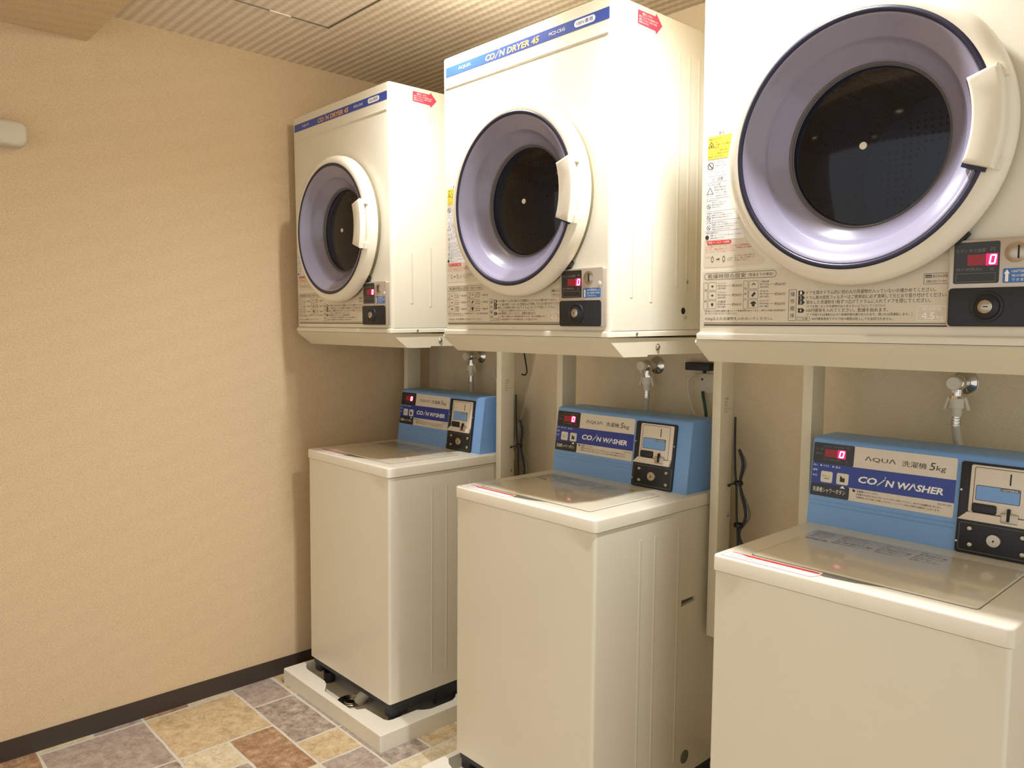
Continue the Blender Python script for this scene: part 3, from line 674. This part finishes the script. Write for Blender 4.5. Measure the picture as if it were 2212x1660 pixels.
# ------------------------------------------------------------------ washer
def make_washer():
    T = thing('coin_washer', '', 'washing machine', (0, 0, 0), 'coin washers in a row')
    zt, zl, zb = .8803, .8490, .1052
    bm = B(); prism(bm, rr(.003, .523, .0042, .55, .009, 5), zb, zl-.0022, TP)
    body = obj('body', bm, IVORY, T, True)
    bm = B(); prism(bm, rr(.008, .518, .009, .545, .008, 4), zl-.003, zl+.001, TP); obj('body_seam', bm, GREYC, T)
    bm = B()
    for y in (.175, .236, .340):
        prism(bm, [(y-.006, -.0006), (y-.003, .0008), (y+.003, .0008), (y+.006, -.0006)], .16, .80, lambda u, v, w: (.523+v, u, w))
    obj('pressed_rib', bm, IVORY, T, True)
    cb = B(); prism(cb, [(.357, .5855), (.357, .603), (.427, .603), (.427, .5895)], .510, .54, RS); cut(body, cb)
    bm = B(); prism(bm, [(.3575, .586), (.3575, .6025), (.4265, .6025), (.4265, .590)], .508, .511, RS); obj('carry_grip', bm, GREYC, T)
    bm = B(); lathe(bm, .390, .157, [(0, .0012), (.017, .0010), (.019, 0)], 28, lambda u, v, w: (.523+w, u, v)); obj('side_cap', bm, GREYC, T, True)
    bm = B(); prism(bm, rr(.010, .516, .012, .54, .008, 4), .084, zb+.001, TP)
    for (a, b, c, e, z0) in ((.478, .514, .014, .085, .052), (.494, .5135, .085, .20, .064), (.494, .5135, .20, .535, .036), (.014, .05, .016, .06, .052), (.0125, .03, .06, .535, .040), (.03, .494, .50, .535, .045)): box(bm, a, b, c, e, z0, .09, .004)
    obj('base_skirt', bm, BLACKB, T, True)
    for fx, fy in ((.06, .05), (.470, .060), (.06, .50), (.470, .50)):
        bm = B(); cyl(bm, (fx, fy, .0135), (fx, fy, .05), .021, 20); obj('foot', bm, BLACKB, T, True)
    top = obj('top_frame', prism(B(), rr(0, .526, 0, .552, .012, 5), zl, zt, TP, .005, 3), IVPLA, T, True)
    obj('lid_gap', prism(B(), rr(.0555, .4625, .0505, .3365, .008, 4), zt-.001, zt+.0004, TP), GREYC, T)
    lid = obj('lid', prism(B(), rr(.0572, .4610, .0525, .3350, .008, 4), zt-.001, zt+.0032, TP, .002, 3), LIDM, T, True)
    bm = B(); prism(bm, [(.205, .0515), (.210, .0300), (.218, .0275), (.270, .0350), (.322, .0520)], zt-.001, zt+.0005, TP); obj('finger_recess_shade', bm, GREYC, T)  # flat grey plate painted as the shade inside the finger recess
    bm = B()
    L = zt+.0034
    for i in range(5):
        for j, (a, b) in enumerate(((.068, .115), (.125, .205), (.212, .275), (.282, .336))):
            s = ('洗濯物の量', '運転中はふたを開けないでください', '洗剤は水に溶かして', 'お使いください')[(i+j) % 4]
            text(bm, s, a, b-(.01 if (i+j) % 3 == 0 else 0), .312-.0155*i, .321-.0155*i, L, TP)
    for j in range(3): text(bm, '注意', .070+.018*j, .083+.018*j, .246, .254, L, TP)
    obj('lid_print', bm, GREYI, lid)
    sk = [(.0150, .0085), (.0180, .0410), (.0230, .0440), (.200, .0440), (.209, .0330), (.207, .0190), (.199, .0085)]
    ns = obj('notice_sticker', prism(B(), sk, zt-.001, zt+.0004, TP), STICK, T)
    bm = B(); poly(bm, [(.0205, .0420), (.200, .0420), (.2070, .0330), (.060, .0335), (.0420, .0395), (.0240, .0395)], zt+.0007, TP)
    for p, q in zip(sk, sk[1:]+sk[:1]):
        d = Vector((q[0]-p[0], q[1]-p[1])); nrm = Vector((-d.y, d.x)).normalized()*.0009
        poly(bm, [p, q, (q[0]+nrm.x, q[1]+nrm.y), (p[0]+nrm.x, p[1]+nrm.y)], zt+.0007, TP)
    obj('sticker_border', bm, REDI, ns)
    bm = B()
    for i, s in enumerate(('お子様がふたの中に入らないようにしてください。', '運転中は洗濯槽に手を入れないでください。', 'ふたの上に物をのせないでください。')):
        text(bm, s, .026, (.19, .17, .15)[i], .0255-.0062*i, .0295-.0062*i, zt+.0007, TP)
    obj('sticker_lettering', bm, GREYI, ns)
    # console: leaning front face
    K = .1262
    prof = [(.3968, zt), (.4210, 1.0720), (.4265, 1.0775), (.4360, 1.0795), (.535, 1.0800), (.546, 1.076), (.55, 1.066), (.55, zt)]
    con = obj('console', prism(B(), prof, 0, .503, lambda u, v, w: (w, u, v)), BLUE, T, True)
    bm = B(); box(bm, .002, .501, .402, .548, zt-.001, zt+.0018); obj('console_seam', bm, GREYC, con)
    bm = B()
    CF = lambda u, v, w: (u, .3968+(v-zt)*K-w, v+w*K)
    for z in (.926, .935): prism(bm, [(z-.0022, 0), (z, .0011), (z+.0022, 0)], .004, .312, lambda u, v, w: CF(w, u, v))
    obj('console_rib', bm, BLUE, con, True)
    ff = obj('control_label', plate(B(), .002, .3085, .9450, 1.0670, .004, -.001, .0006, CF), WHITEL, T)
    w1, w2 = .0009, .0013
    bm = B(); prism(bm, rr(.002, .0965, 1.0205, 1.0670, .003), 0, w1, CF); prism(bm, rr(.002, .0925, .9450, .9735, .003), 0, w1, CF); obj('black_field', bm, DARKL, ff)
    bm = B(); prism(bm, [(.002, .9735), (.002, 1.0205), (.0965, 1.0205), (.3085, 1.0225), (.3085, .9750), (.0945, .9735)][::-1], 0, w1, CF); obj('blue_field', bm, BAND, ff)
    bm = B(); text(bm, 'ΛQUΛ', .121, .1875, 1.0370, 1.0480, w1, CF); text(bm, '洗濯機', .2000, .2505, 1.0365, 1.0490, w1, CF); text(bm, '5', .2555, .2675, 1.0362, 1.0520, w1, CF, 0, .15); text(bm, 'kg', .2690, .2885, 1.0335, 1.0470, w1, CF, 0, .1)
    obj('maker_lettering', bm, INK, ff); bm = B()
    text(bm, '洗濯槽シャワーボタン', .1090, .1580, .9660, .9710, w1, CF)
    text(bm, '洗濯槽の汚れが気になるときは、シャワーボタンを押してください。水がでて洗濯槽を洗い流します。', .1085, .2860, .9595, .9640, w1, CF)
    text(bm, '洗濯物を入れる前にお使いください。シャワーは約1分間で自動的に止まります。', .1085, .2840, .9530, .9573, w1, CF)
    text(bm, 'MCW-C50', .2780, .3040, .9672, .9705, w1, CF)
    poly(bm, [(.1000, .9660), (.1060, .9660), (.1060, .9695), (.1000, .9725)], w1, CF); obj('instruction_lettering', bm, INK, ff)
    bm = B(); coin_word(bm, 'N WΛSHER', .1105, .2870, .9875, 1.0030, w2, CF, .235, .325); obj('title_lettering', bm, WHINK, ff); bm = B()
    text(bm, '洗濯槽シャワーボタン', .0080, .0840, .9540, .9650, w2, CF); poly(bm, [(.0710, .9690), (.0830, .9690), (.0770, .9755)], w2, CF)
    obj('shower_lettering', bm, WHINK, ff); bm = B()
    text(bm, 'ただいまの金額', .0265, .0730, 1.0580, 1.0625, w2, CF); text(bm, '円', .0775, .0850, 1.0580, 1.0630, w2, CF); text(bm, '洗', .0080, .0125, 1.0500, 1.0545, w2, CF); text(bm, '濯', .0185, .0240, 1.0505, 1.0550, w2, CF)
    text(bm, '運転中', .0080, .0240, 1.0400, 1.0440, w2, CF); text(bm, '残り時間(約)', .0260, .0680, 1.0272, 1.0320, w2, CF); text(bm, '分', .0775, .0840, 1.0272, 1.0320, w2, CF)
    obj('display_lettering', bm, GREYI, ff); bm = B()
    for i, (s, a, b, z) in enumerate((('洗い', .0045, .0150, 1.0125), ('すすぎ', .0280, .0420, 1.0125), ('脱水', .0570, .0690, 1.0125), ('標準', .0045, .0155, 1.0010), ('50分', .0045, .0160, .9890))): text(bm, s, a, b, z, z+.0050, w2, CF)
    for a in (.0215, .0500): poly(bm, [(a, 1.0125), (a, 1.0175), (a+.0045, 1.0150)], w2, CF)
    obj('course_lettering', bm, WHINK, ff)
    bm = B(); bar(bm, .0290, .0590, 1.0358, 1.0535, w2, CF); obj('dim_digits', bm, LEDD, ff)
    bm = B(); bar(bm, .0590, .0775, 1.0350, 1.0545, w2, CF); obj('lit_cell', bm, LEDR, ff)
    bm = B(); seg0(bm, .0620, .0730, 1.0370, 1.0525, w2+.0004, CF); obj('lit_digit', bm, LEDW, ff)
    for a, s in ((.0245, 0), (.0615, 1)):
        bt = obj('push_button', plate(B(), a, a+.0275, .9772, 1.0030, .0035, 0, .0022, CF, .0008), IVPLA, con, True)
        bm = B()
        if s: poly(bm, [(a+.0085, .9835), (a+.0195, .9835), (a+.0195, .9935), (a+.0160, .9915), (a+.0120, .9950), (a+.0085, .9975)], .0026, CF)
        else: text(bm, 'スタート/', a+.004, a+.0235, .9900, .9942, .0026, CF); text(bm, '一時停止', a+.006, a+.0215, .9845, .9885, .0026, CF)
        obj('button_mark', bm, INK, con)
    # coin mechanism
    cm = obj('coin_mechanism', plate(B(), .3175, .4570, zt+.0005, 1.0640, .005, -.001, .0055, CF, .0015), BLACKP, T, True)
    bm = B(); plate(bm, .3370, .4490, .9640, 1.0595, .004, .004, .0085, CF, .0012); prism(bm, [(.3200, .9475), (.3370, .9640), (.4490, .9640), (.4445, .9475)][::-1], .004, .0125, CF, .001)
    fa = obj('coin_faceplate', bm, WHITEL, cm, True)
    bm = B(); frame2d(bm, .3440, .4385, .9645, 1.0555, .004, .0010, 0, .0088, CF); obj('faceplate_outline', bm, DSLOT, cm)
    bm = B(); prism(bm, rr(.4065, .4088, 1.0262, 1.0485, .0005, 2), .008, .0090, CF); obj('coin_slit', bm, DSLOT, cm)
    bm = B(); prism(bm, rr(.3485, .4265, .9895, 1.0200, .003), .008, .0089, CF); obj('window_edge', bm, DSLOT, cm)
    bm = B(); prism(bm, rr(.3495, .4255, .9905, 1.0190, .0025), .008, .0093, CF); obj('blue_window', bm, BLUE, cm)
    bm = B(); prism(bm, rr(.3920, .4245, 1.0135, 1.0185, .0015), .008, .0097, CF); obj('window_tag', bm, GREYC, cm)
    bm = B(); text(bm, '100円硬貨', .3945, .4220, 1.0143, 1.0178, .0100, CF); obj('tag_lettering', bm, WHINK, cm)
    bm = B(); prism(bm, rr(.3440, .3880, .9655, .9835, .004), .008, .0125, CF, .002); obj('return_flap', bm, BLACKP, cm, True)
    bm = B(); prism(bm, rr(.3960, .4270, .9520, .9720, .003), .008, .0135, CF, .002); obj('reject_block', bm, NICK, cm, True)
    bm = B(); prism(bm, rr(.4075, .4125, .9560, .9810, .001, 2), .010, .0165, CF, .001); obj('reject_lever', bm, DSLOT, cm, True)
    bm = B(); frame2d(bm, .3235, .4530, .8860, .9420, .004, .0010, 0, .0059, CF); obj('lower_cover_edge', bm, GREYC, cm)
    for bx, bz in ((.3430, .9310), (.4360, .9295), (.3455, .8990), (.4375, .8975)):
        obj('bolt', lathe(B(), bx, bz, [(0, .0098), (.0040, .0092), (.0058, .0068), (.0058, .005)], 18, CF), NICK, cm, True)
    for bx, bz in ((.3215, 1.0060), (.4530, 1.0050), (.3205, .9020)):
        obj('rivet', lathe(B(), bx, bz, [(0, .0072), (.0022, .0068), (.0027, .005)], 12, CF), STEEL, cm, True)
    obj('key_cylinder', lathe(B(), .3870, .9140, [(0, .0105), (.0120, .0100), (.0135, .0080), (.0138, .005)], 28, CF), NICK, cm, True)
    bm = B(); prism(bm, [(.3855, .9125), (.3870, .9165), (.3890, .9140), (.3875, .9110)][::-1], .0095, .0110, CF); obj('keyhole', bm, DSLOT, cm)
    return T

# ------------------------------------------------------------------ stand carrying a dryer
def make_stand():
    T = thing('dryer_stand', '', 'stand', (0, 0, 0), 'wall stands under the dryers')
    prof = [(.0190, 1.3068), (.0175, 1.3010), (.0724, 1.2603), (.1630, 1.2603), (.1660, 1.2650), (.6570, 1.2650), (.6570, 1.3068)]
    ap = obj('shelf_bracket', prism(B(), prof, -.0930, .5275, lambda u, v, w: (w, u, v)), POSTM, T)
    for y in (.2035, .42):
        bm = B(); lathe(bm, y, 1.2835, [(0, .0060), (.004, .0055), (.0062, .0030), (.0085, .0012), (.0085, 0)], 18, lambda u, v, w: (.5275+w, u, v)); obj('bolt', bm, STEEL, T, True)
    bm = B(); box(bm, -.0900, -.0640, .4900, .5560, .4870, 1.2652, .0015); obj('post', bm, POSTM, T, True)
    bm = B(); box(bm, .5300, .5560, .4500, .5120, .4870, 1.2652, .0015); pr = obj('post', bm, POSTM, T, True)
    bm = B()
    for i, (s, a, b, h) in enumerate((('注意', .470, .486, .007), ('品番 壁掛台', .468, .484, .004), ('耐荷重 60kg', .468, .482, .004), ('取付ねじ 8本', .468, .484, .004), ('床面固定 要', .468, .484, .004))):
        text(bm, s, a, b, 1.139-.0085*i, 1.139-.0085*i+h, .5563, RS)
    text(bm, '正しく取り付けてください', .486, .508, 1.112, 1.116, .5563, RS)
    obj('post_print', bm, GREYI, pr)
    bm = B(); lathe(bm, .499, .8200, [(0, .0030), (.003, .0028), (.0052, .0008), (.0052, 0)], 16, lambda u, v, w: (.5560+w, u, v)); obj('post_bolt', bm, STEEL, pr, True)
    bm = B(); box(bm, -.0900, .5560, .618, .6575, .500, .550)
    box(bm, -.0900, -.0640, .55, .62, .500, .550); box(bm, .5300, .5560, .51, .62, .500, .550); obj('wall_rail', bm, POSTM, T)
    return T

# ------------------------------------------------------------------ drain pan
def make_pan():
    T = thing('drain_pan', '', 'drain pan', (0, 0, 0), 'drain pans under the washers')
    bm = B(); prism(bm, rr(-.0609, .5869, -.0735, .575, .006, 4), .0005, .0566, TP, .003, 3)
    pan = obj('pan', bm, PANM, T, True)
    inner = [(-.040, .012), (-.018, -.004), (.006, -.0115), (.135, -.0115), (.160, -.020), (.205, -.0515), (.370, -.0520), (.392, -.0400), (.405, -.0130), (.508, -.0075), (.522, .000), (.526, .015), (.526, .110),
             (.540, .125), (.552, .150), (.552, .240), (.540, .262), (.526, .275), (.526, .555), (-.030, .555), (-.040, .3)]
    c = B(); prism(c, inner, .0125, .08, TP); cut(pan, c)
    for p in pan.data.polygons: p.use_smooth = False
    g = obj('drain_grate', lathe(B(), .255, .022, [(.048, .0115), (.048, .0165), (.043, .0175), (.041, .0150), (.036, .0150), (.034, .0175), (.030, .0175), (.028, .015), (.023, .015), (.021, .0175), (.016, .0175), (.014, .015), (0, .015)], 36, TP), STEEL, T, True)
    bm = B(); tube(bm, [(.300, .075, .062), (.298, .060, .050), (.292, .045, .036), (.285, .036, .018)], .019, 14, 6, .06); obj('drain_hose_end', bm, HOSE, T, True)
    return T

# ------------------------------------------------------------------ place the row
OW = [(0, 0), (.8668, -.0054), (1.7223, -.0313)]
OD = [(0, .0134), (.8757, .0189), (1.729, .0148)]
w0 = make_washer(); d0 = make_dryer(); s0 = make_stand(); p0 = make_pan()
LW = ['ivory coin washer with blue console beside the beige left wall', 'ivory coin washer with blue console in the middle of the row', 'ivory coin washer with blue console at right, cut off by the photo edge']
LD = ['ivory coin dryer nearest the beige left wall, front in soft shade', 'ivory coin dryer in the middle of the row, front glaring white', 'ivory coin dryer at right, large smoked round door filling the corner']
LS = ['ivory two-post wall stand under the dryer nearest the left wall', 'ivory two-post wall stand under the middle dryer', 'ivory two-post wall stand under the right-hand dryer']
LP = ['white drain pan under the washer beside the left wall, drain showing', 'white drain pan under the middle washer, only a corner showing', 'white drain pan under the right-hand washer']
for k in range(3):
    if k == 0:
        w0['label'] = LW[0]; d0['label'] = LD[0]; s0['label'] = LS[0]; p0['label'] = LP[0]; d0.location = (OD[0][0], OD[0][1], DZ)
    else:
        dup(w0, (OW[k][0], OW[k][1], 0), LW[k]); dk = dup(d0, (OD[k][0], OD[k][1], DZ), LD[k])
        if k == 2:                                   # on this machine the coin panel sits a little further right
            for ch in dk.children:
                if ch.name.startswith('coin_panel'): ch.location.x += .0118; ch.location.z += .004
                if ch.name.startswith('instruction_film'): ch.scale.x = 1.0245; ch.location.x = .0745*.0245
        dup(s0, (OD[k][0], 0, 0), LS[k]); dup(p0, (OW[k][0], OW[k][1], 0), LP[k])

# ------------------------------------------------------------------ faucets and hoses
def make_faucet():
    T = thing('wall_faucet', '', 'faucet', (0, 0, 0), 'washer faucets')
    F2 = lambda u, v, w: (u, YB-w, v)
    obj('wall_flange', lathe(B(), 0, 0, [(0, 0), (.029, 0), (.0285, .003), (.024, .007), (.016, .010), (.012, .014), (.012, .030)], 36, F2), CHROME, T, True)
    bm = B(); cyl(bm, (0, YB-.025, 0), (0, YB-.072, 0), .0130, 24); ball(bm, (0, YB-.052, 0), .0185)
    cyl(bm, (0, YB-.052, 0), (0, YB-.052, -.036), .0105, 20); cyl(bm, (0, YB-.052, -.030), (0, YB-.052, -.037), .0135, 6)
    obj('valve_body', bm, CHROME, T, True)
    bm = B(); lathe(bm, 0, 0, [(0, .0865), (.014, .0865), (.0155, .0845), (.0155, .0740), (.012, .0710), (0, .0710)], 28, F2); box(bm, -.003, .003, YB-.085, YB-.074, -.022, -.012, .001); obj('knob', bm, IVPLA, T, True)
    bm = B(); y = YB-.052
    cyl(bm, (0, y, -.036), (0, y, -.058), .0165, 24); cyl(bm, (0, y, -.058), (0, y, -.078), .0120, 20, .0100)
    for s in (-1, 1):
        t = bmesh.new(); box(t, -.003, .003, -.004, .004, -.017, .014, .0012); merge(bm, t, 0, Matrix.Translation((s*.0205, y, -.046)) @ Matrix.Rotation(-s*.28, 4, 'Y'))
    obj('hose_coupling', bm, IVPLA, T, True)
    bm = B()
    for z in (-.083, -.090, -.097): lathe(bm, 0, 0, [(.0095, z-.0022), (.0118, z-.001), (.0118, z+.001), (.0095, z+.0022)], 20, lambda u, v, w: (u, y+v, w))
    cyl(bm, (0, y, -.078), (0, y, -.101), .0092, 18)
    obj('crimp_ring', bm, CHROME, T, True)
    return T
fc = make_faucet()
FX = [(.2060, 1.2135), (1.0670, 1.2120), (1.9560, 1.2100)]
LF = ['chrome wall faucet behind the washer beside the left wall, half hidden by the dryer', 'chrome wall faucet with pale knob behind the middle washer', 'chrome wall faucet with pale knob behind the right-hand washer']
LH = ['pale vinyl hose dropping from the faucet behind the left washer', 'pale vinyl hose dropping from the faucet behind the middle washer', 'pale vinyl hose dropping from the faucet behind the right washer']
for k, (x, z) in enumerate(FX):
    if k == 0: fc.location = (x, 0, z); fc['label'] = LF[0]
    else: dup(fc, (x, 0, z), LF[k])
    dx = (.006, -.006, .020)[k]
    bm = B(); y = YB-.052
    tube(bm, [(x, y, z-.099), (x+dx*.15, y, z-.125), (x+dx*.6, y-.001, z-.160), (x+dx, y-.006, z-.20), (x+dx*1.2, y-.010, z-.26)], .0092, 14, 8)
    tag(obj('water_hose', bm, HOSE, None, True), LH[k], 'hose', 'washer hoses')

# ------------------------------------------------------------------ cables, plugs, outlets
def outlet(x, label, z=1.165):
    T = thing('wall_outlet', label, 'outlet', (x, YB, z), 'power outlets behind the posts')
    obj('cover_plate', prism(B(), rr(-.036, .036, -.030, .030, .005, 3), 0, .008, FR, .002), WIREW, T, True)
    bm = B()
    for a in (-.022,): lathe(bm, a, .012, [(0, .0086), (.0036, .0084), (.0036, .007)], 12)
    obj('socket_hole', bm, DSLOT, T)
    return T
outlet(1.262, 'pale wall outlet beside the middle post, partly hidden by it')
T = thing('power_adapter', 'flat black power adapter on the back wall left of the right-hand dryer', 'adapter', (1.236, YB, 1.216))
obj('adapter_case', prism(B(), rr(-.044, .040, -.012, .012, .003, 3), .0005, .030, FR, .002), BLACKP, T, True)
bm = B(); box(bm, .012, .018, -.020, -.008, -.020, -.010, .001); obj('cord_relief', bm, BLACKP, T)
bm = B(); tube(bm, [(1.225, .640, 1.192), (1.214, .635, 1.188), (1.203, .632, 1.172), (1.203, .632, 1.140), (1.216, .633, 1.095), (1.236, .634, 1.045), (1.250, .634, 1.000)], .0035, 8)
tag(obj('loose_cable', bm, WIREW, None, True), 'pale power cord looping down beside the black adapter', 'cord')
bm = B(); tube(bm, [(1.246, .645, 1.140), (1.252, .640, 1.125), (1.262, .636, 1.095), (1.266, .636, 1.060), (1.256, .634, 1.030)], .0048, 8)
tag(obj('earth_wire', bm, WIREG, None, True), 'dark green earth wire hanging under the pale wall outlet', 'wire')
bm = B(); tube(bm, [(.474, .636, 1.262), (.477, .636, 1.23), (.489, .634, 1.19), (.494, .633, 1.165), (.486, .632, 1.152), (.468, .632, 1.154)], .0026, 8)
tag(obj('hanging_wire', bm, WIREB, None, True), 'thin black wire hanging right of the left dryer post', 'wire')
bm = B(); tube(bm, [(.345, .640, 1.200), (.325, .638, 1.190), (.311, .636, 1.165), (.316, .636, 1.135), (.335, .636, 1.105), (.350, .636, 1.08)], .0040, 8)
tag(obj('looped_cord', bm, WIREW, None, True), 'pale cord looped just left of the post under the left dryers', 'cord')
for k, xo in enumerate((0, .8757)):
    T = thing('cable_bundle', ['dark cable bundle tied behind the post between left and middle washers', 'dark cable bundle tied behind the post between middle and right washers'][k], 'cable', (xo, 0, .6), 'cable bundles behind the posts')
    for j, (r, dx, dy) in enumerate(((.0030, 0, 0), (.0040, .009, .006), (.0036, .004, .014))):
        bm = B(); q = j*.004
        tube(bm, [(.5605, .517, .490), (.5610, .517, .44), (.5615, .518, .39), (.564+dx, .520+dy, .33), (.567+dx, .522+dy, .30), (.570+dx+q*3, .522+dy, .22), (.575+dx+q*4, .524+dy, .14), (.572+dx, .522+dy, .05)] if j == 0 else
             [(.560+dx, .522+dy, .40), (.564+dx+q*2, .522+dy, .36), (.566+dx, .522+dy, .30), (.572+dx+q*3, .524+dy, .22), (.566+dx, .522+dy, .165), (.580+dx+q*2, .524+dy, .10), (.570+dx, .522+dy, .04)], r, 8)
        obj('cable', bm, (WIREB, BLACKB, GREYC)[j], T, True)
    bm = B(); tube(bm, [(.5600, .496, .304), (.5610, .508, .306), (.568, .5165, .308)], .0022, 8); ball(bm, (.5612, .494, .304), .0042)
    lathe(bm, .572, .524, [(.011, .303), (.0125, .306), (.0125, .310), (.011, .313)], 16, TP); lathe(bm, .575, .526, [(.012, .186), (.0135, .188), (.0135, .194), (.012, .196)], 16, TP)
    obj('cable_tie', bm, BLACKP, T, True)
bpy.data.objects.remove(_to); bpy.data.curves.remove(_tc)
